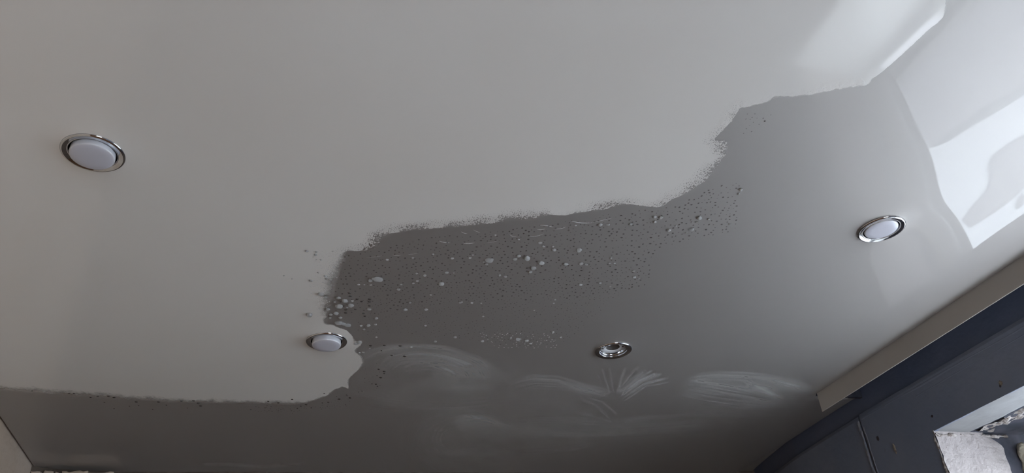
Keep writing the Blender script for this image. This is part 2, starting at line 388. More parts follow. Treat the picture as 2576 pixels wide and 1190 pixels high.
# jamb
zz = np.linspace(Z_SILL-0.02, Z_LIN+0.003, 120); P = np.zeros((20, 120, 3))
jedge = 2.168+0.018*fbm(zz*8, zz*0, 61)-np.clip((zz-(Z_LIN-0.05))/0.05, 0, 1)**2*0.06
for i, s in enumerate(np.linspace(0, 1, 20)):
    P[i, :, 0] = X_WALL-0.002+0.004*fbm(zz*30, zz*0, 66)*(s == 0)+(jedge-X_WALL)*s
    P[i, :, 1] = Y_J-0.008+0.003*fbm(zz*10, zz*0+s*3, 63)+(0.004*abs(fbm(zz*40, zz*0, 64)) if i == 1 else 0)+0.012*max(0, s-0.82)/0.18
    P[i, :, 2] = zz
patch('reveal_jamb', P[::-1], M['jamb'])
# crumbled arris
P = np.zeros((8, 120, 3)); zz2 = zz
for i, a in enumerate(np.linspace(0, 2*math.pi, 8)):
    rr_ = 0.0030*(1+1.0*fbm(zz2*60, zz2*0+i*0.7, 71))
    P[i, :, 0] = X_WALL+0.002+rr_*math.cos(a); P[i, :, 1] = Y_J+0.001+rr_*math.sin(a); P[i, :, 2] = zz2
patch('crumbled_corner', P, M['rag'])
# torn lip across the top of the jamb
xx = np.linspace(X_WALL, 2.17, 70); P = np.zeros((8, 70, 3))
for i, a in enumerate(np.linspace(0, 2*math.pi, 8)):
    rr_ = 0.0035*(1+1.1*fbm(xx*60, xx*0+i*0.7, 75))
    P[i, :, 0] = xx; P[i, :, 1] = Y_J-0.006+rr_*math.cos(a); P[i, :, 2] = Z_LIN-0.010+rr_*math.sin(a)
patch('torn_plaster', P, M['rag'])
wbox('gap_shade_sheet', (2.02, Y_J-0.0005, Z_SILL), (2.29, Y_J+0.006, Z_LIN+0.003), M['gap'])  # dark sheets over lit masonry, painting the shade behind the torn plaster
wbox('gap_shade_sheet', (2.02, Y_J2, Z_LIN+0.0), (2.29, Y_J, Z_LIN+0.0035), M['gap'])
# other jamb and sill bed
wbox('reveal_jamb', (X_WALL+0.005, Y_J2-0.01, Z_SILL), (2.22, Y_J2+0.006, Z_LIN), M['plaster'])
# expanding foam lumps around the frame
def foam_lump(c, r, seed, m=None):
    bm = bmesh.new(); bmesh.ops.create_icosphere(bm, subdivisions=3, radius=1)
    co = np.array([v.co[:] for v in bm.verts])
    d = 1+0.22*fbm(co[:, 0]*1.6+seed, co[:, 1]*1.6+co[:, 2], seed)+0.06*fbm(co[:, 0]*6, co[:, 2]*6+co[:, 1]*3, seed+2)
    for v, k in zip(bm.verts, d): v.co = Vector((c[0]+v.co.x*k*r[0], c[1]+v.co.y*k*r[1], c[2]+v.co.z*k*r[2]))
    me = bpy.data.meshes.new('mounting_foam'); bm.to_mesh(me); bm.free(); me.materials.append(m or M['pu'])
    me.polygons.foreach_set('use_smooth', [True]*len(me.polygons))
    o = bpy.data.objects.new('mounting_foam', me); C.objects.link(o); o.parent = wr; o.matrix_parent_inverse = Matrix.Translation((-X_WALL, -1.0, 0))
for k, (z, ry, rz) in enumerate(((0.665, 0.018, 0.035), (0.605, 0.022, 0.045), (0.52, 0.02, 0.06), (0.42, 0.018, 0.06), (0.3, 0.02, 0.07), (0.15, 0.02, 0.09), (-0.05, 0.02, 0.12), (-0.25, 0.02, 0.1))):
    foam_lump((2.207, Y_J-0.012, EYE+z), (0.022, ry, rz), 80+k)
for k in range(10):
    foam_lump((2.215, 0.55+k*0.135, Z_LIN-0.012), (0.02, 0.085, 0.016), 100+k)

# window: frame, mullion, panes, sill
XG = 2.255
win = bpy.data.objects.new('window_1', None); C.objects.link(win); tag(win, 'white plastic window in the deep reveal', None, None, 'structure')
YF0, YF1, ZF0, ZF1 = Y_J2+0.01, Y_J-0.02, EYE-0.385, EYE+0.705
fwid = 0.062
box('frame_side', (XG-0.035, YF1-fwid, ZF0), (XG+0.035, YF1, ZF1), M['pvc'], win, 0.004)
box('frame_side', (XG-0.035, YF0, ZF0), (XG+0.035, YF0+fwid, ZF1), M['pvc'], win, 0.004)
box('frame_rail', (XG-0.035, YF0+fwid, ZF1-fwid), (XG+0.035, YF1-fwid, ZF1), M['pvc'], win, 0.004)
box('frame_rail', (XG-0.035, YF0+fwid, ZF0), (XG+0.035, YF1-fwid, ZF0+fwid), M['pvc'], win, 0.004)
gy0, gy1, gz0, gz1 = YF0+fwid, YF1-fwid, ZF0+fwid, ZF1-fwid
for a in ((gy0, gz0, gy0+0.006, gz1), (gy1-0.006, gz0, gy1, gz1), (gy0+0.006, gz0, gy1-0.006, gz0+0.006), (gy0+0.006, gz1-0.006, gy1-0.006, gz1)):
    box('gasket', (XG-0.02, a[0], a[1]), (XG+0.02, a[2], a[3]), M['gasket'], win)
box('pane', (XG-0.003, gy0, gz0), (XG+0.003, gy1, gz1), M['glass'], win)
box('window_sill', (X_WALL-0.04, Y_J2-0.02, Z_SILL-0.03), (XG-0.035, Y_J+0.0, Z_SILL), M['pvc'], win, 0.006)
box('outer_sill', (XG+0.035, Y_J2, Z_SILL-0.03), (XG+0.16, Y_J, Z_SILL), M['concrete'], win, 0.003)

# glazed door behind the camera
dr = bpy.data.objects.new('door_1', None); C.objects.link(dr); tag(dr, 'glazed balcony door behind the camera', None, None, 'structure')
for lo_, hi_ in (((0.25, 0), (0.32, 2.1)), ((1.38, 0), (1.45, 2.1)), ((0.32, 0), (1.38, 0.08)), ((0.32, 2.03), (1.38, 2.1))):
    box('door_frame', (lo_[0], Y_BACK-0.08, lo_[1]), (hi_[0], Y_BACK-0.02, hi_[1]), M['pvc'], dr)
for x0_, x1_ in ((0.32, 1.38),):
    box('pane', (x0_, Y_BACK-0.053, 0.08), (x1_, Y_BACK-0.047, 2.03), M['glass'], dr)

# outside ground seen mirrored in the ceiling: trodden snow one storey down, path slabs invented for the mirrored bands
ZG = EYE-4.5
yard = box('ground', (-25, -30, ZG-0.2), (34, 30, ZG), M['snow']); tag(yard, 'snowy yard outside the window', None, None, 'structure')
def mirror_ground(px, py, z):
    px = np.atleast_1d(px); py = np.atleast_1d(py)
    c = on_ceiling(px, py); out = []
    for (x, y) in c:
        k = ((CEIL-z)+(CEIL-EYE))/(CEIL-EYE); out.append((x*k, y*k))
    return out
def slab_poly(name, pts2, z0, z1, m, label):
    n = len(pts2); V = [(x, y, z0) for x, y in pts2]+[(x, y, z1) for x, y in pts2]
    a = sum(pts2[i][0]*pts2[(i+1) % n][1]-pts2[(i+1) % n][0]*pts2[i][1] for i in range(n))
    order = list(range(n)) if a > 0 else list(range(n))[::-1]
    Fc = [[i+n for i in order], [i for i in order[::-1]]]+[(order[i], order[(i+1) % n], order[(i+1) % n]+n, order[i]+n) for i in range(n)]
    o = mesh_obj(name, V, Fc, m); return tag(o, label, None, None, 'structure')
p1 = mirror_ground([2200, 2352, 2440, 2576, 2760, 2760, 2200], [470, 387, 318, 218, 80, -320, -320], ZG)
slab_poly('path', p1, ZG, ZG+0.03, M['path'], 'invented grey path slab outside, shaped for the window reflection')
p2 = mirror_ground([2352, 2400, 2470, 2576, 2680, 2576, 2440, 2380], [387, 325, 262, 200, 120, 218, 318, 375], ZG)
slab_poly('path', p2, ZG+0.03, ZG+0.05, M['path_dark'], 'invented darker strip outside, shaped for the reflected band')
p3 = mirror_ground([2420, 2440, 2470, 2533, 2640, 2640, 2544, 2488, 2436], [545, 490, 439, 380, 300, 370, 454, 520, 566], ZG)
slab_poly('path', p3, ZG, ZG+0.03, M['path'], 'invented grey slanting track outside, shaped for the reflection')
p4 = mirror_ground([2545, 2552, 2566, 2556, 2545], [475, 462, 468, 500, 505], ZG)
slab_poly('path', p4, ZG, ZG+0.04, M['path'], 'invented small grey patch outside, shaped for the reflection')

# fascia of the curtain recess
fas = box('trim_1', (X_FASCIA, Y_BACK, EYE+0.8838), (X_FASCIA+0.003, 2.1357, CEIL+0.03), M['fascia'], None, 0.0008)
tag(fas, 'grey-brown fascia board along the curtain recess', None, None, 'structure')
rc = box('trim_2', (X_FASCIA, Y_FAS_END-0.0002, CEIL+0.006), (X_WALL+0.02, Y_FAS_END+0.014, CEIL+0.125), M['gap'])  # end board coloured dark to stand for the shade in the recess
tag(rc, 'end board closing the curtain recess, its shade painted dark', None, None, 'structure')
# plaster crumbs showing at the far left corner, below the film
for k, (x0, x1) in enumerate(((88, 112), (118, 142), (146, 158), (166, 228), (232, 292))):
    a = cpt(x0, 1181+k*1.2); b = cpt(x1, 1181+k*1.5)
    y0 = max(a[1], b[1])
    bm = bmesh.new(); bmesh.ops.create_cube(bm, size=1); bmesh.ops.subdivide_edges(bm, edges=bm.edges[:], cuts=5, use_grid_fill=True)
    lo_ = (a[0], 3.020, CEIL-0.045); hi_ = (b[0], 3.040, CEIL-0.013-0.003*(k % 3))
    for v in bm.verts:
        f = v.co.copy(); v.co = Vector([(lo_[i]+hi_[i])/2+f[i]*(hi_[i]-lo_[i]) for i in range(3)])
        n_ = float(fbm(np.array([v.co.x*40]), np.array([v.co.z*40+v.co.y*30]), 700+k, 3)[0]); v.co.z += n_*0.006; v.co.x += n_*0.004; v.co.y += n_*0.003
    me = bpy.data.meshes.new('plaster_lump'); bm.to_mesh(me); bm.free(); me.materials.append(M['wall_light'])
    me.polygons.foreach_set('use_smooth', [True]*len(me.polygons))
    o = bpy.data.objects.new('plaster_lump', me); C.objects.link(o)
    o.parent = wf

# ------------------------------------------------------------------ milky foam layer
B = [(-700, 900, .006, 0), (-300, 955, .006, 0), (0, 976, .030, .2), (100, 983, .030, .2), (200, 990, .028, .2), (300, 998, .026, .2), (400, 1004, .026, .2), (500, 1009, .024, .2), (600, 1010, .022, .3),
     (700, 1012, .022, .3), (760, 1012, .014, .3), (790, 1005, .008, .2), (820, 994, .004, .1), (842, 980, .003, .1), (862, 972, .004, .1), (878, 976, .003, .1), (876, 955, .003, .1), (893, 938, .003, .2),
     (912, 912, .003, .2), (905, 893, .003, .2), (893, 882, .003, .2), (905, 868, .002, .2), (912, 855, .002, .2), (893, 855, .002, .1), (887, 842, .002, .1), (872, 828, .002, .1), (845, 818, .003, .1), (815, 812, .006, .1),
     (822, 795, .012, .1), (818, 770, .018, .3), (826, 735, .020, .4), (841, 690, .018, .4), (858, 655, .012, .3), (866, 633, .002, .3), (905, 631, .001, .8), (942, 626, .0008, 1), (958, 602, .0008, 1), (968, 592, .0008, 1), (1000, 584, .001, 1),
     (1060, 577, .001, .9), (1100, 574, .001, .9), (1150, 570, .001, .9), (1210, 564, .0012, 1), (1260, 560, .001, 1), (1275, 552, .001, 1), (1300, 551, .001, .8), (1340, 549, .001, 1), (1375, 542, .001, .9),
     (1420, 541, .0012, .6), (1480, 531, .0012, .8), (1520, 527, .0012, .9), (1550, 518, .001, .8), (1570, 513, .0008, .4), (1610, 517, .0008, .3), (1650, 521, .001, .4), (1690, 503, .001, .7), (1740, 478, .0008, .9), (1775, 452, .0008, 1),
     (1800, 425, .0008, 1), (1818, 400, .0008, 1), (1832, 372, .0008, 1), (1826, 354, .0008, .8), (1797, 351, .0008, .3), (1822, 325, .0008, .5), (1845, 300, .0008, .5), (1856, 280, .0008, .3), (1868, 272, .0015, .2),
     (1930, 256, .003, .1), (1952, 244, .003, .1), (2000, 241, .002, .1), (2060, 234, .0015, .2), (2110, 224, .002, .2), (2165, 217, .002, .2), (2184, 213, .002, .1), (2196, 198, .001, .0), (2232, 170, .0006, 0), (2290, 118, .0006, 0), (2335, 76, .0006, 0),
     (2368, 48, .0008, 0), (2377, 20, .0008, 0), (2380, -30, .001, 0), (2360, -120, .001, 0), (2200, -260, .001, 0), (1500, -500, .001, 0), (-700, -500, .001, 0)]
# fractal refinement of the traced outline, then everything in metres on the ceiling
pb = []
for i in range(len(B)):
    a = B[i]; b = B[(i+1) % len(B)]
    L = math.hypot(b[0]-a[0], b[1]-a[1]); visible = -50 < a[0] < 2450 and a[1] > -50
    n = max(1, int(L/5)) if visible else max(1, int(L/60))
    # catmull-rom
    p0 = B[i-1]; p3 = B[(i+2) % len(B)]
    for j in range(n):
        t_ = j/n
        if visible:
            f = lambda k: 0.5*((2*a[k])+(-p0[k]+b[k])*t_+(2*p0[k]-5*a[k]+4*b[k]-p3[k])*t_*t_+(-p0[k]+3*a[k]-3*b[k]+p3[k])*t_**3)
        else:
            f = lambda k: a[k]+(b[k]-a[k])*t_
        pb.append((f(0), f(1), a[2]+(b[2]-a[2])*t_, a[3]+(b[3]-a[3])*t_))
pb = np.array(pb)
jit = 1.6*(pb[:, 0] < 2200)*(pb[:, 1] > -20)
k_ = np.arange(len(pb))
pb[:, 0] += jit*fbm(k_*0.45, k_*0.0, 201); pb[:, 1] += jit*fbm(k_*0.45, k_*0.0+9.3, 205)
bw = on_ceiling(pb[:, 0], pb[:, 1])
def foam_sd(x, y):
    """signed distance (m, positive inside) to the foam edge, plus nearest softness and laciness"""
    q = np.column_stack([x, y]); a = bw; b = np.roll(bw, -1, 0); ab = b-a; L2 = (ab**2).sum(1)+1e-12
    sd = np.empty(len(q)); so = np.empty(len(q)); la = np.empty(len(q))
    for s in range(0, len(q), 20000):
        c = q[s:s+20000]; ap = c[:, None]-a[None]; t_ = np.clip((ap*ab).sum(2)/L2, 0, 1)
        d2 = ((ap-t_[..., None]*ab)**2).sum(2); i = d2.argmin(1)
        sd[s:s+20000] = np.sqrt(d2[np.arange(len(c)), i]); so[s:s+20000] = pb[i, 2]; la[s:s+20000] = pb[i, 3]
    ins = inside(q[:, 0], q[:, 1], [tuple(p) for p in bw])
    return np.where(ins, sd, -sd), so, la
xs = np.arange(-40, 2440, 4.0); ys = np.arange(-60, 1060, 4.0)
GX, GY = np.meshgrid(xs, ys)
W = on_ceiling(GX, GY)
sd, so, la = foam_sd(W[:, 0], W[:, 1])
# keep clear of the fittings and the wall edge
inr = np.ones(len(W), bool)
for (a, b) in LIGHTS: inr &= np.hypot(W[:, 0]-a, W[:, 1]-b) > 0.0435
inr &= W[:, 0] > X_LEFT+0.004
thick = 0.0006+0.0005*np.clip(sd/0.02, 0, 1)+0.0006*fbm(W[:, 0]*120, W[:, 1]*120, 301, 3)*np.clip(1-abs(sd-0.006)/0.02, 0, 1)*np.clip(la*3, 0, 1)
thick = np.maximum(thick, 0.0003)
Pz = CEIL+height(W[:, 0], W[:, 1])-thick
P = np.column_stack([W, Pz]).reshape(len(ys), len(xs), 3)
okv = ((sd > -np.maximum(so*2.6, 0.006)) & inr).reshape(len(ys), len(xs))
keep = okv[:-1, :-1] & okv[1:, :-1] & okv[:-1, 1:] & okv[1:, 1:]

fm = bpy.data.materials.new('milky_foam_layer'); fm.use_nodes = True; t = fm.node_tree; b_ = t.nodes['Principled BSDF']; out = t.nodes['Material Output']
N = t.nodes.new; Lk = t.links.new
def math_(op, a, b=None, c=None, clamp=False):
    n = N('ShaderNodeMath'); n.operation = op; n.use_clamp = clamp
    for i, v in enumerate((a, b, c)):
        if v is None: continue
        if isinstance(v, (int, float)): n.inputs[i].default_value = v
        else: Lk(v, n.inputs[i])
    return n.outputs[0]
def attr(nm):
    n = N('ShaderNodeAttribute'); n.attribute_name = nm; return n.outputs['Fac']
def smooth(v, a, b):
    n = N('ShaderNodeMapRange'); n.interpolation_type = 'SMOOTHSTEP'; Lk(v, n.inputs['Value'])
    for k, x in ((1, a), (2, b)):
        if isinstance(x, (int, float)): n.inputs[k].default_value = x
        else: Lk(x, n.inputs[k])
    return n.outputs[0]
tc = N('ShaderNodeTexCoord'); obj = tc.outputs['Object']
A_sd, A_so, A_la = attr('edge_distance'), attr('softness'), attr('lace')
n1 = N('ShaderNodeTexNoise'); n1.inputs['Scale'].default_value = 130; n1.inputs['Detail'].default_value = 4; Lk(obj, n1.inputs['Vector'])
nz = math_('SUBTRACT', n1.outputs['Fac'], 0.5)
n2 = N('ShaderNodeTexNoise'); n2.inputs['Scale'].default_value = 22; n2.inputs['Detail'].default_value = 5; Lk(obj, n2.inputs['Vector'])
nz2 = math_('SUBTRACT', n2.outputs['Fac'], 0.5)
sdn = math_('ADD', A_sd, math_('MULTIPLY', nz, math_('ADD', math_('MULTIPLY', A_so, 1.3), 0.0022)))
sdn = math_('ADD', sdn, math_('MULTIPLY', nz2, math_('MULTIPLY', A_so, 1.8)))
alpha = smooth(sdn, math_('MULTIPLY', A_so, -1.0), A_so)
holes = None
for sc, lo_, span in ((90, 0.25, 0.50), (210, 0.45, 0.50), (400, 0.45, 0.45)):
    v = N('ShaderNodeTexVoronoi'); v.voronoi_dimensions = '2D'; v.inputs['Scale'].default_value = sc; v.inputs['Randomness'].default_value = 0.8; Lk(obj, v.inputs['Vector'])
    sep = N('ShaderNodeSeparateColor'); Lk(v.outputs['Color'], sep.inputs[0])
    width = {90: 0.030, 210: 0.046, 400: 0.036}[sc]
    prox = math_('SUBTRACT', 1.0, math_('DIVIDE', A_sd, width), clamp=True)       # 1 at the edge, 0 deeper in
    rad = math_('MULTIPLY', math_('MULTIPLY', prox, A_la), math_('MULTIPLY_ADD', sep.outputs[0], span, lo_*0.6))
    rad = math_('MULTIPLY', rad, math_('ADD', 0.75, math_('MULTIPLY', nz2, 3.5), clamp=True))
    h = smooth(math_('SUBTRACT', rad, v.outputs['Distance']), 0.0, 0.05)
    holes = h if holes is None else math_('MAXIMUM', holes, h)
alpha = math_('MULTIPLY', alpha, math_('SUBTRACT', 1.0, math_('MULTIPLY', holes, 0.92)))
mixc = N('ShaderNodeMix'); mixc.data_type = 'RGBA'; mixc.inputs[6].default_value = (0.83, 0.81, 0.775, 1); mixc.inputs[7].default_value = (0.80, 0.77, 0.73, 1)
n3 = N('ShaderNodeTexNoise'); n3.inputs['Scale'].default_value = 1.6; n3.inputs['Detail'].default_value = 3; Lk(obj, n3.inputs['Vector'])
Lk(smooth(n3.outputs['Fac'], 0.35, 0.65), mixc.inputs[0]); Lk(mixc.outputs[2], b_.inputs['Base Color'])
b_.inputs['Roughness'].default_value = 0.5; b_.inputs['Coat Weight'].default_value = 0.8; b_.inputs['Coat Roughness'].default_value = 0.06; b_.inputs['Coat IOR'].default_value = 2.0
bp = N('ShaderNodeBump'); bp.inputs['Strength'].default_value = 0.5; bp.inputs['Distance'].default_value = 0.002
edgeband = math_('SUBTRACT', 1.0, smooth(A_sd, 0.004, 0.030))
Lk(math_('MULTIPLY', math_('MULTIPLY', n1.outputs['Fac'], edgeband), math_('MULTIPLY', A_la, 4.0, clamp=True)), bp.inputs['Height']); Lk(bp.outputs[0], b_.inputs['Normal'])
trn = N('ShaderNodeBsdfTransparent'); ms = N('ShaderNodeMixShader')
Lk(alpha, ms.inputs[0]); Lk(trn.outputs[0], ms.inputs[1]); Lk(b_.outputs[0], ms.inputs[2]); Lk(ms.outputs[0], out.inputs[0])
foam = grid_mesh('foam_layer', P, keep, dict(edge_distance=sd, softness=so, lace=la), fm)
foam.data.flip_normals()
tag(foam, 'large milky foam layer with bubbly ragged edge on the grey ceiling', 'foam')

# ------------------------------------------------------------------ wiped smears of dried foam
def smear_material(name, mx):
    m = bpy.data.materials.new(name); m.use_nodes = True; t = m.node_tree; b = t.nodes['Principled BSDF']; o = t.nodes['Material Output']
    b.inputs['Base Color'].default_value = (0.74, 0.73, 0.72, 1); b.inputs['Roughness'].default_value = 0.8
    a = t.nodes.new('ShaderNodeAttribute'); a.attribute_name = 'residue'
    mm = t.nodes.new('ShaderNodeMath'); mm.operation = 'MULTIPLY'; mm.inputs[1].default_value = mx; mm.use_clamp = True
    tr = t.nodes.new('ShaderNodeBsdfTransparent'); s = t.nodes.new('ShaderNodeMixShader')
    t.links.new(a.outputs['Fac'], mm.inputs[0]); t.links.new(mm.outputs[0], s.inputs[0]); t.links.new(tr.outputs[0], s.inputs[1])
    t.links.new(b.outputs[0], s.inputs[2]); t.links.new(s.outputs[0], o.inputs[0]); return m
M['smear'] = smear_material('dried_residue', 0.44)
def arc(cx, cy, rx, ry, a0, a1, tilt=0, n=14):
    o = []
    for k in range(n):
        a = math.radians(a0+(a1-a0)*k/(n-1)); x = rx*math.cos(a); y = ry*math.sin(a); c = math.cos(math.radians(tilt)); s = math.sin(math.radians(tilt))
        o.append((cx+x*c-y*s, cy+x*s+y*c))
    return o
def smear(x0, y0, x1, y1, strokes, fills, label, dz, step=2.0):
    xs = np.arange(x0, x1, step); ys = np.arange(y0, y1, step); gx, gy = np.meshgrid(xs, ys); q = np.column_stack([gx.ravel(), gy.ravel()])
    H = np.zeros(len(q))
    for (fx, fy, rx, ry, it) in fills:
        d = ((q[:, 0]-fx)/rx)**2+((q[:, 1]-fy)/ry)**2
        H += it*np.clip(1-d, 0, 1)**0.7*(0.75+0.5*fbm(q[:, 0]/70+fx, q[:, 1]/16, int(fx) % 50+400))
    for si, (path, wd, it) in enumerate(strokes):
        p = np.array(densify(path, 4, False)); tv = np.gradient(p, axis=0); tv /= np.hypot(tv[:, 0], tv[:, 1])[:, None]+1e-9
        L = np.arange(len(p))/len(p)
        m_ = (q[:, 0] > p[:, 0].min()-wd*1.5) & (q[:, 0] < p[:, 0].max()+wd*1.5) & (q[:, 1] > p[:, 1].min()-wd*1.5) & (q[:, 1] < p[:, 1].max()+wd*1.5)
        qi = np.nonzero(m_)[0]
        for s in range(0, len(qi), 20000):
            ii = qi[s:s+20000]; df = q[ii][:, None]-p[None]; d2 = (df**2).sum(2); k = d2.argmin(1)
            e = df[np.arange(len(ii)), k]; sgn = e[:, 0]*-tv[k, 1]+e[:, 1]*tv[k, 0]; dist = np.sqrt(d2[np.arange(len(ii)), k])
            prof = np.clip(1-(dist/wd)**2, 0, 1)
            ends = np.clip(np.minimum(L[k], 1-L[k])*7+0.15, 0, 1)
            fib = 0.62+0.55*fbm(sgn/3.0+si*7.7, L[k]*2.5+si, 500+si, 3)
            H[ii] += it*prof*ends*np.clip(fib, 0, 1.5)
    # fade to nothing at the patch border
    fx = np.minimum(q[:, 0]-x0, x1-step-q[:, 0]); fy = np.minimum(q[:, 1]-y0, y1-step-q[:, 1]) if y1 < 1180 else q[:, 1]-y0
    H *= np.clip(np.minimum(fx, fy)/14, 0, 1)
    Wp = on_ceiling(q[:, 0], q[:, 1]); z = CEIL+height(Wp[:, 0], Wp[:, 1])-dz
    P = np.column_stack([Wp, z]).reshape(len(ys), len(xs), 3)
    Hk = H.reshape(len(ys), len(xs)) > 0.01
    keep = Hk[:-1, :-1] | Hk[1:, :-1] | Hk[:-1, 1:] | Hk[1:, 1:]
    kx = (P[:, :, 0] < np.interp(P[:, :, 1], [0, 2.13, 2.14, 2.367, 2.61, 2.86], [1.72, 1.72, 1.89, 1.9, 1.915, 1.95])) & (P[:, :, 1] < 3.0)
    keep &= kx[:-1, :-1] & kx[1:, 1:] & kx[1:, :-1] & kx[:-1, 1:]
    o = grid_mesh('wiped_smear', P, keep, dict(residue=np.clip(H, 0, 1.2)), M['smear']); o.data.flip_normals()
    return tag(o, label, 'smear')
st = []
for k in range(9):
    f = 1-k*0.09
    st.append((arc(1065+k*3, 932+k*1.5, 175*f, 62*f, 165-k*4, 372, 6), 11+k % 3*4, 0.26+0.05*(k % 3)))
st += [([(900, 905), (960, 884), (1050, 868), (1130, 874), (1200, 898), (1240, 925)], 7, .35), ([(890, 985), (960, 1000), (1040, 1012), (1140, 1016), (1260, 1004)], 16, .35),
       ([(905, 1012), (980, 1024), (1080, 1030), (1200, 1024), (1330, 1010)], 8, .25), ([(1030, 925), (1080, 915), (1110, 905)], 7, -.35), ([(1000, 945), (1050, 940), (1090, 932)], 16, -.35)]
smear(870, 852, 1340, 1044, st, [(1180, 945, 120, 62, .42), (1060, 975, 170, 40, .25)], 'large oval swirl of dried residue wiped beside the lower foam corner', 0.0004)
st = [(arc(1185, 1105, 155, 95, 120, 290, 0), 22, .15), (arc(1185, 1110, 130, 75, 100, 300, 0), 24, .14), (arc(1190, 1105, 90, 50, 90, 330, 0), 22, .22),
      ([(1180, 1035), (1240, 1060), (1300, 1090)], 14, .15), ([(1160, 1040), (1230, 1052), (1290, 1075)], 4, .2), ([(1190, 1028), (1250, 1045)], 3, .3)]
smear(1000, 1016, 1330, 1190, st, [(1180, 1110, 150, 90, .42), (1250, 1060, 90, 40, .2)], 'dull round smear at the near end of the bare grey film', 0.0007)
st = [([(1280, 968), (1340, 951), (1400, 953), (1460, 972), (1540, 990)], 16, .55), ([(1290, 985), (1350, 968), (1420, 972), (1500, 990)], 11, .35), ([(1460, 1004), (1500, 1020), (1530, 1048)], 5, .45),
      ([(1472, 998), (1515, 1010), (1550, 1040)], 4, .4), ([(1290, 1060), (1360, 1054), (1440, 1058), (1530, 1062)], 12, .3), ([(1300, 1080), (1400, 1090), (1500, 1095), (1600, 1090)], 22, .25),
      ([(1450, 1035), (1500, 1046), (1540, 1058)], 8, .35), ([(1290, 1140), (1400, 1132), (1480, 1120)], 12, .3), ([(1530, 1064), (1640, 1050), (1760, 1040), (1850, 1042)], 9, .32), ([(1530, 1085), (1640, 1078), (1760, 1070)], 22, .25)]
smear(1264, 925, 1880, 1160, st, [(1400, 1010, 130, 50, .22), (1420, 1090, 160, 45, .28), (1650, 1070, 190, 28, .28)], 'long overlapping wipe bands below the lampless fitting', 0.0010)
st = []
for tx, ty, it, wd in ((1572, 926, .3, 5), (1604, 924, .45, 6), (1622, 930, .3, 5), (1650, 938, .75, 4), (1662, 941, .6, 5), (1680, 950, .55, 4), (1684, 960, .7, 3), (1640, 930, .4, 6)):
    st.append(([(1552+(ty-924)*.4, 985+(ty-924)*.7), (tx*.55+1552*.45, (ty*.6+985*.4)), (tx, ty)], wd, it*1.5))
st += [([(1532, 986), (1523, 955), (1516, 930)], 4, .75), ([(1543, 984), (1537, 950), (1533, 928)], 4, .5), ([(1512, 965), (1506, 945)], 4, .3), ([(1502, 1002), (1525, 990), (1548, 982)], 2.5, .5), ([(1377, 944), (1385, 932), (1388, 926)], 2.5, .4)]
smear(1490, 912, 1700, 1020, st, [(1600, 960, 60, 28, .15)], 'fan of bright wipe streaks under the lampless fitting', 0.0013, 1.6)
st = [([(1730, 952), (1800, 942), (1870, 944), (1940, 952), (2000, 968), (2045, 986)], 17, .5), ([(1730, 965), (1800, 975), (1880, 990), (1950, 1005)], 20, .4), ([(1700, 985), (1780, 1000), (1880, 1015), (1960, 1025)], 20, .3),
      ([(1860, 948), (1890, 965), (1930, 985), (1980, 1005)], 12, .45), ([(1720, 1030), (1800, 1040), (1900, 1050)], 14, .2)]
smear(1680, 924, 2062, 1070, st, [(1850, 965, 140, 30, .35), (1960, 975, 90, 28, .4), (1860, 1005, 170, 42, .3)], 'broad pale haze wiped towards the right-hand window wall', 0.0006)
st = [([(505, 1168), (600, 1170), (700, 1172)], 9, .5), ([(700, 1168), (730, 1170), (765, 1166)], 5, .8)]
smear(480, 1146, 790, 1186, st, [], 'thin chalky streak at the foot of the dark film', 0.0005)

# ------------------------------------------------------------------ recessed round light fittings
def fitting(pos, drop, label, idx):
    x, y = pos; z0 = CEIL+float(height(x+0.05, y))
    r = bpy.data.objects.new('downlight', None); C.objects.link(r); r.location = (x, y, z0); tag(r, label, 'light', 'round chrome downlights in the ceiling')
    r.rotation_euler = (0, 0, idx*1.3)
    lathe('trim_ring', [(.0500, .0025), (.0522, .0004), (.0525, -.0010), (.0519, -.0024), (.0503, -.0036), (.0488, -.0040), (.0476, -.0036), (.0420, -.0018), (.0408, -.0016), (.0400, -.0020), (.0394, -.0010), (.0392, .0060), (.0405, .0062)], M['chrome'], r, 96)
    if drop is not None:
        lathe('housing', [(.0396, .004), (.0392, .030), (.0, .030)], M['housing'], r, 48)
        lamp = lathe('lamp', [(.0340, .022), (.0365, .018), (.0368, -drop+.006), (.0367, -drop+.0028), (.0363, -drop+.0012), (.0354, -drop+.0003), (.0342, -drop)], M['lamp_side'], r, 72)
        lathe('lamp_face', [(.0342, -drop), (.0336, -drop-.0003), (.022, -drop-.0010), (.010, -drop-.0013), (.0001, -drop-.0014)], M['lamp'], lamp, 72)
    else:
        lathe('housing', [(.0404, .0005), (.0396, .0022), (.0384, .0030), (.0372, .0034), (.0366, .0050), (.0364, .030), (.0, .030)], M['chrome'], r, 72)
        h = lathe('lamp_holder', [(.0363, .0096), (.0352, .0088), (.0270, .0086), (.0205, .0090), (.0194, .0098)], M['housing_white'], r, 64)
        lathe('socket_hole', [(.0194, .0096), (.0190, .0120), (.0186, .0190), (.0175, .0220), (.0, .0220)], M['socket'], h, 48)
        for sx in (-1, 1):
            lathe('contact_slot', [(.0030, .0088), (.0028, .0082), (.0016, .0080), (.0, .0083)], M['housing'], h, 16, (sx*.0275, .004*sx, 0))
    return r
fitting(LIGHTS[0], .0105, 'largest chrome downlight, far left within the milky foam, frosted lamp hanging out', 0)
fitting(LIGHTS[1], .0135, 'chrome downlight at the foam edge with bluish frosted lamp hanging low', 1)
fitting(LIGHTS[2], None, 'chrome downlight with its lamp missing, open white holder showing', 2)
fitting(LIGHTS[3], .0030, 'chrome downlight nearest the window reflection with a flush frosted lamp', 3)

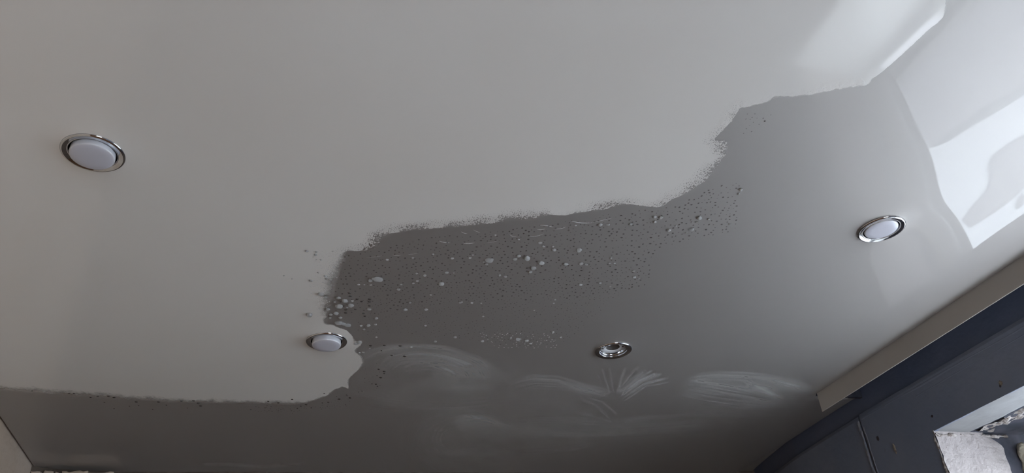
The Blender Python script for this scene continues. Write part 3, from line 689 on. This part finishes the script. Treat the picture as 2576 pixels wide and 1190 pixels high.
# ------------------------------------------------------------------ foam blobs, drops and beads hanging from the film
def px_scale(px, py):
    a = on_ceiling([px-1, px+1], [py, py]); return float(np.hypot(*(a[1]-a[0])))/2
def blob_mesh(seed, bumpy):
    bm = bmesh.new(); bmesh.ops.create_icosphere(bm, subdivisions=3, radius=1)
    for v in list(bm.verts):
        if v.co.z > 0.35: v.co.z = 0.35
    co = np.array([v.co[:] for v in bm.verts])
    d = 1+bumpy*fbm(co[:, 0]*1.2+seed*3.1, co[:, 1]*1.2+co[:, 2]*1.0+seed, 600+seed, 2)+0.10*fbm(co[:, 0]*6+seed, co[:, 1]*6+co[:, 2]*2, 640+seed, 1)
    for v, k in zip(bm.verts, d): v.co *= float(k)
    me = bpy.data.meshes.new('foam_blob'); bm.to_mesh(me); bm.free()
    me.polygons.foreach_set('use_smooth', [True]*len(me.polygons)); me.materials.append(M['blob']); return me
blobs = [blob_mesh(s, 0.26) for s in range(6)]
BL = """772,630,9 795,632,7 794,639,8 837,631,6 808,652,5 841,670,6 800,684,5 714,692,5 735,700,4 782,704,9 820,693,8 821,699,8 832,703,7 806,738,15 819,745,6
850.6,748,12 869.5,756,15 887,756,7 842,759,6 851,769,18 883,767,14 873,773,6 826,776,10 929.5,777,9 845,787,12 831,790,10 779,789,17 856,797.5,10 831,798,8 853,810,16 864,813,12 873,816,15 947,799.5,9 908,818,8
928,817,11 945,815,7 916,827,7 947,701,21 932,705,11 902,715,6 917,715.5,5 933,716,6 974,652.5,8 1038,648,8 1090,639,6 1137.5,649.5,8 1049,687,7 1069.5,692,9 1124,685,9 1141,686,5 1050,706,7
1039,712,7 1010,715,6 1003,727,8 1110,713,15 1083,741,6 1032,760,8 1019,777.5,10 1073,777.5,9 1158,760,7 1070,818,7 1144,847,8 947,847,5 1182,648,8 1190,641,6 1232,653,17 1224,664.5,7
1216,658.5,5 1246.6,591,5 1304.7,602,6 1306,643,10 1296,651,9 1325,648.5,19 1359,660,16 1342,674,13 1333.6,684,10 1360,610,9 1368,619,7 1390.5,620,6 1392.5,628,12 1457,628,15 1422,664,12 1463,662.5,11 1476,664,8
1460,715.6,9 1270.5,695,9 1257,692,8 1448,567,5 1511,565,11 1529.6,565,8 1586.5,563.5,8 1646,545.5,9 1663,547,10 1646.5,558,8 1684,579,11 1740,576,11 1759,548,13 1782,551,8 1864,476.6,10 1858,487,6
1740.6,558.6,5 1754,558.6,6 1700,568.5,5 1726,585,4 1537,648.7,7 1533,662,6 1547,662,6 1594,681,8 1595.4,697,8 1605.6,700,5 1834.7,563,5 1509,712,7 1535,720,6 1304,852,13 1325,856,9 1213,857,9 1391,835,8
1335,863,7 1286,849,6 1411,848,5 1187,761,7 1210,762,5 1162,759,6 1215,795,6 1397,753,6 1393,762,5 1344,780,4 1094,858,8 1035,872,6 896,861,12 905,858,12 914,885,6 905,886,5 930,875,4"""
ORD = ['leftmost', 'second from the left', 'third from the left', 'fourth from the left', 'fifth from the left', 'sixth from the left', 'seventh from the left', 'eighth from the left', 'ninth from the left', 'tenth from the left',
       'eleventh from the left', 'twelfth from the left', 'thirteenth from the left', 'fourteenth from the left', 'fifteenth from the left', 'sixteenth from the left', 'seventeenth from the left', 'eighteenth from the left', 'nineteenth from the left', 'twentieth from the left']
ANCH = [((770, 640), 'on milky layer above the blurred edge'), ((845, 645), 'at the top corner of blurred edge'), ((795, 705), 'on milky layer beside the blurred edge'), ((835, 740), 'along the blurred edge'),
        ((860, 765), 'in the dense cluster'), ((845, 800), 'just above the foam-edge downlight'), ((925, 820), 'up-right of the foam-edge downlight'), ((925, 712), 'below the elongated blob'),
        ((1040, 648), 'under left end of lacy edge'), ((1045, 700), 'left of the lone round blob'), ((1135, 685), 'right of the lone round blob'), ((1060, 775), 'in the sparse lower left beads'),
        ((1210, 645), 'left of the biggest middle blob'), ((1310, 650), 'next to the biggest middle blob'), ((1375, 615), 'up-right of the biggest middle blob'), ((1345, 690), 'below the biggest middle blob'),
        ((1450, 660), 'around the bright oblong blob'), ((1190, 775), 'in the sparse lower middle beads'), ((1320, 855), 'in the low bottom group'), ((1395, 760), 'in the sparse lower right beads'),
        ((1540, 565), 'under right end of lacy edge'), ((1655, 555), 'below the foam tongue'), ((1760, 565), 'at right end of the beads'), ((1530, 690), 'at lower right corner of beads'), ((1600, 690), 'beside the last beads'),
        ((1860, 485), 'near the outermost right blob'), ((905, 875), 'right of the foam-edge downlight'), ((1070, 865), 'above the oval swirl')]
def place_labels(items, anch, kind, skip=()):
    """items (x, y, size) -> one distinguishing label each: nearest landmark, then order from the left"""
    near = {}
    for i, (x, y, wd) in enumerate(items):
        if i in skip: continue
        k = min(range(len(anch)), key=lambda j: (anch[j][0][0]-x)**2+((anch[j][0][1]-y)*1.5)**2); near.setdefault(k, []).append(i)
    out = {}
    for k, ids in near.items():
        for n, i in enumerate(sorted(ids, key=lambda i: (items[i][0], items[i][1]))):
            size = 'tiny' if items[i][2] <= 6 else 'small' if items[i][2] <= 9 else 'medium' if items[i][2] <= 13 else 'large'
            out[i] = f'{size} {kind}, the only one {anch[k][1]}' if len(ids) == 1 else f'{size} {kind}, {ORD[n]} {anch[k][1]}'
    return out
named = {(851, 769): 'biggest round foam blob in the cluster just above the foam-edge downlight', (1325, 648): 'biggest bright foam blob in the middle of the beaded grey film',
         (1864, 476): 'lone foam blob farthest right on the bare grey film', (947, 701): 'elongated foam blob alone on the dark film right of the blurred edge',
         (1110, 713): 'round foam blob alone on the dark film, left of the beaded middle', (779, 789): 'flat foam blob on the milky layer up-left of the foam-edge downlight',
         (714, 692): 'leftmost tiny foam speck on the milky layer', (1304, 852): 'largest blob of the low foam group at the bottom of the beads',
         (1759, 548): 'largest foam blob right of the milky layer tongue', (1457, 628): 'bright oblong foam blob below the bubbly edge'}
BI = [tuple(map(float, s.split(','))) for s in BL.split()]
blab = place_labels(BI, ANCH, 'white foam blob', {i for i, b in enumerate(BI) if (int(b[0]), int(b[1])) in named})
for i, s in enumerate(BL.split()):
    bx, by, wd = map(float, s.split(','))
    x, y = cpt(bx, by); sc = px_scale(bx, by)*wd/2*1.02
    o = bpy.data.objects.new('foam_blob', blobs[i % 6]); C.objects.link(o)
    el = random.uniform(0.85, 1.15)*(1.25 if wd > 20 else 1)
    zz_ = min(sc*0.55, 0.005)
    extra = 0.0015 if (by > 620 and bx < 830) else 0.0004
    o.location = (x, y, CEIL+float(height(x, y))-extra-zz_*0.22)
    o.scale = (sc*el, sc*0.95*random.uniform(.85, 1.1), zz_); o.rotation_euler = (0, 0, random.uniform(-0.5, 0.5))
    key = (int(bx), int(by))
    if key in named: tag(o, named[key], 'foam blob', 'white foam blobs on the ceiling')
    else:
        if bx < 1000 and by > 600: lab, gr = 'small white foam blob in the cluster around the blurred left foam edge', 'foam blobs near the foam-edge downlight'
        elif bx < 1500: lab, gr = 'small white foam blob among the beads on the bare grey film', 'foam blobs on the middle of the grey film'
        else: lab, gr = 'small white foam blob scattered on the right of the beaded grey film', 'foam blobs on the right of the grey film'
        tag(o, blab[i], 'foam blob', gr)

def dome(n=10, rings=3):
    V = [(0, 0, -1)]; Fc = []
    for r in range(1, rings+1):
        a = math.pi/2*r/rings
        V += [(math.sin(a)*math.cos(2*math.pi*k/n), math.sin(a)*math.sin(2*math.pi*k/n), -math.cos(a)) for k in range(n)]
    for k in range(n): Fc.append((0, 1+(k+1) % n, 1+k))
    for r in range(rings-1):
        for k in range(n):
            a = 1+r*n+k; b = 1+r*n+(k+1) % n; Fc.append((a, b, b+n, a+n))
    return V, Fc
dv, df = dome()
dme = bpy.data.meshes.new('dark_drop'); dme.from_pydata(dv, [], [f[::-1] for f in df]); dme.polygons.foreach_set('use_smooth', [True]*len(dme.polygons)); dme.materials.append(M['drop'])
DL = """81,983,5 174,989,5 186,989,6 228,999,6 246,996,7 273,996,8 287,999,8 263,1011,5 343,1010,8 399,1010,8 456.6,1007.6,8 487,1007,8 499.5,1013,9 505,1020,8 326,1021,4 349,1019,4 419,1018,5 471.5,1026.6,4 287,1028.5,4 384,1029.6,4
675,1008,6 667,1025.5,4 631,1030,4 782.7,1025.5,4 932,868.6,8 967,868,8 1006.6,869.4,9 960,881.4,5 986,893.4,8 1017.7,895,9 953,928,7 966.6,933.4,8 967,938.6,6 957.7,949,8 948.6,944,4 945.7,965.7,5 935.7,965,4 949.4,971,4
872.9,992.9,6 881,1000,8 853.7,1003,8 847,996,4 826,1011,6 815.7,989,6 783.7,1025,4 911,983.4,4 902,985.4,4 869.4,1017.7,4 700,1012,6 735,1003,6 757,1020,5 770,1016,7 748,1027,4 811,1013,4
929.6,752,9 929,758.4,9 929.6,769,8 909.4,758,7 898,752.3,8 882,744.8,9 879,737,8 869.6,786.4,9 869,779,8 893.8,777.5,7 917.7,795,7 914.4,788,8 884.7,785,4 958,654,3 1924,305,5"""
DI = [tuple(map(float, s.split(','))) for s in DL.split()]
DANCH = [((200, 995), 'far left under the milky layer'), ((275, 1005), 'below the left milky edge'), ((370, 1015), 'left of middle of lower milky edge'), ((480, 1012), 'at middle of lower milky edge'), ((660, 1020), 'under right part of lower milky edge'), ((765, 1018), 'beneath the rounded milky corner'),
         ((830, 1000), 'just right of the rounded milky corner'), ((885, 1000), 'left of the oval swirl'), ((940, 965), 'lower in the column beside the swirl'), ((960, 938), 'upper in the column beside the swirl'), ((985, 880), 'in the row above the swirl'),
         ((885, 742), 'top of the dense cluster'), ((925, 760), 'right of the dense cluster'), ((905, 785), 'bottom of the dense cluster'), ((870, 783), 'inside the dense cluster'), ((958, 654), 'near the top corner of bare film'), ((1924, 305), 'alone below the shaggy upper edge')]
dlab = place_labels(DI, DANCH, 'dark drop')
for i, s in enumerate(DL.split()):
    bx, by, wd = map(float, s.split(','))
    x, y = cpt(bx, by); sc = px_scale(bx, by)*wd/2
    o = bpy.data.objects.new('dark_drop', dme); C.objects.link(o)
    on_f = (by < 1022 and bx < 810)
    o.location = (x, y, CEIL+float(height(x, y))-(0.0014 if on_f else 0.0001)); o.scale = (sc, sc*0.85, sc*0.45)
    if by > 978 and bx < 700: lab, gr = 'dark drop hanging in the row along the lower left foam edge', 'dark drops along the lower foam edge'
    elif by > 975: lab, gr = 'dark drop by the rounded lower foam corner', 'dark drops by the lower foam corner'
    elif by > 860: lab, gr = 'black drop on the grey film right of the foam-edge downlight', 'black drops beside the foam-edge downlight'
    elif bx > 1500: lab, gr = 'lone dark speck on the bare film under the shaggy upper foam edge', None
    elif bx > 950: lab, gr = 'tiny dark drop just right of the blurred foam corner', None
    else: lab, gr = 'dark drop among the white foam blobs above the foam-edge downlight', 'dark drops among the foam blobs'
    tag(o, dlab[i], 'drop', gr)

# fine beads: hundreds of tiny drops, real domes joined into one uncountable spray
def poly_in(p, poly): return bool(inside(np.array([p[0]]), np.array([p[1]]), poly)[0])
R1 = [(868, 640), (960, 625), (1060, 600), (1300, 575), (1560, 535), (1700, 520), (1800, 470), (1865, 455), (1850, 580), (1700, 610), (1640, 640), (1630, 720), (1450, 750), (1130, 760), (960, 790), (835, 790), (850, 690)]
R2 = [(900, 720), (1630, 690), (1500, 790), (1420, 865), (1290, 872), (1150, 850), (900, 840)]
R3 = [(1190, 835), (1420, 840), (1400, 875), (1250, 875)]
R4 = [(770, 628), (866, 633), (835, 740), (815, 800), (770, 790), (775, 700), (800, 690), (790, 650)]
cellp = {}
beads = []
def scatter(poly, n, rmin, rmax, sep, light=0):
    xs_ = [p[0] for p in poly]; ys_ = [p[1] for p in poly]; k = 0; tries = 0
    while k < n and tries < n*14:
        tries += 1; p = (random.uniform(min(xs_), max(xs_)), random.uniform(min(ys_), max(ys_)))
        if not poly_in(p, poly): continue
        cx_, cy_ = int(p[0]//12), int(p[1]//12)
        if any((p[0]-q[0])**2+((p[1]-q[1])*1.5)**2 < sep*sep for a in (-1, 0, 1) for b in (-1, 0, 1) for q in cellp.get((cx_+a, cy_+b), [])): continue
        cellp.setdefault((cx_, cy_), []).append(p); beads.append((p[0], p[1], random.uniform(rmin, rmax)**1.0, light)); k += 1
scatter(R1, 1150, 1.0, 3.0, 9); scatter(R2, 700, 0.7, 1.7, 7); scatter(R3, 90, 0.8, 2.0, 5, 1); scatter(R4, 190, 0.9, 2.2, 5, 1)
scatter([(1870, 285), (1960, 290), (1900, 330), (1850, 350)], 14, 1, 2, 8); scatter([(640, 1018), (800, 1018), (880, 990), (880, 1020), (740, 1040), (640, 1035)], 70, 0.8, 1.8, 5)
scatter([(900, 860), (960, 870), (960, 985), (900, 990)], 22, 0.8, 1.8, 8)
def bead_object(sel, m, name, label, cat, dz):
    V = []; Fc = []; dv6, df6 = dome(8, 2)
    for (bx, by, rr, _) in sel:
        x, y = cpt(bx, by); s = px_scale(bx, by)*rr; z = CEIL+float(height(x, y))-dz; b0 = len(V); a = random.uniform(0, 6); st_ = random.uniform(.8, 1.2)
        for (vx, vy, vz) in dv6: V.append((x+s*st_*vx, y+s*vy/st_, z+vz*s*0.35))
        Fc += [tuple(i+b0 for i in f[::-1]) for f in df6]
    o = mesh_obj(name, V, Fc, m, None, True); return tag(o, label, cat, None, 'stuff')
bead_object([b for b in beads if not b[3]], M['bead'], 'water_beads', 'fine dark water beads sprinkled over the bare grey film', 'beads', 0.0001)
bead_object([b for b in beads if b[3]], M['blob'], 'foam_specks', 'fine white foam specks at the blurred left edge and low foam group', 'foam specks', 0.0008)

# thin foam rills: curved run marks just under the lacy edge
def rill(pts_, wd, label):
    a_ = np.array(pts_, float); u_ = np.linspace(0, 1, len(a_)); uu = np.linspace(0, 1, 16)
    p = list(zip(np.polyval(np.polyfit(u_, a_[:, 0], 2), uu), np.polyval(np.polyfit(u_, a_[:, 1], 2), uu))); V = []; Fc = []; n = len(p)
    W_ = on_ceiling([a[0] for a in p], [a[1] for a in p])
    tv = np.gradient(W_, axis=0); tv /= np.hypot(tv[:, 0], tv[:, 1])[:, None]; nn = np.column_stack([-tv[:, 1], tv[:, 0]])
    for i in range(n):
        f = math.sin(math.pi*(i+0.3)/(n-0.4))**0.6; ww = wd*px_scale(*p[i])*f/2
        z = CEIL+float(height(*W_[i]))
        for a, dz in ((-1, 0.0), (-.5, .7), (0, 1), (.5, .7), (1, 0.0)): V.append((W_[i][0]+nn[i][0]*a*ww, W_[i][1]+nn[i][1]*a*ww, z+0.0001-dz*ww*0.8))
    for i in range(n-1):
        for k in range(4): Fc.append((i*5+k, i*5+k+1, i*5+6+k, i*5+5+k))
    o = mesh_obj('foam_rill', V, Fc, M['blob'], None, True); return tag(o, label, 'foam streak', 'thin foam rills under the lacy edge')
RL = (([(1104, 606), (1118, 610), (1132, 611)], 3.0), ([(1164, 611), (1178, 612.5), (1194, 611)], 3.2), ([(1225, 611), (1240, 609), (1252, 606)], 1.6), ([(1282, 590), (1290, 595), (1300, 595)], 2.4),
                 ([(1326, 593), (1340, 595), (1355, 593), (1368, 588)], 2.2), ([(1350, 577), (1362, 578), (1372, 576)], 2.0), ([(1358, 567), (1375, 568), (1392, 572)], 2.2), ([(1395, 577), (1412, 575), (1424, 571)], 2.2),
                 ([(1438, 557), (1455, 560), (1475, 562), (1490, 560)], 3.0), ([(1490, 560), (1505, 557), (1522, 553), (1540, 549)], 1.8), ([(1642, 521), (1658, 521), (1672, 514), (1682, 506)], 4.0), ([(1160, 583), (1168, 587), (1176, 588)], 1.8),
                 ([(988, 641), (998, 642), (1010, 641)], 2.4), ([(1025, 641), (1040, 639), (1052, 637)], 1.6), ([(920, 647), (945, 646), (962, 643)], 1.6), ([(1190, 578), (1200, 583), (1208, 585)], 1.6))
RL = sorted(RL, key=lambda a: a[0][0][0])
for k, (pts_, wd) in enumerate(RL):
    rill(pts_, wd, f'thin curved foam rill, {ORD[k]} under the lacy foam edge')
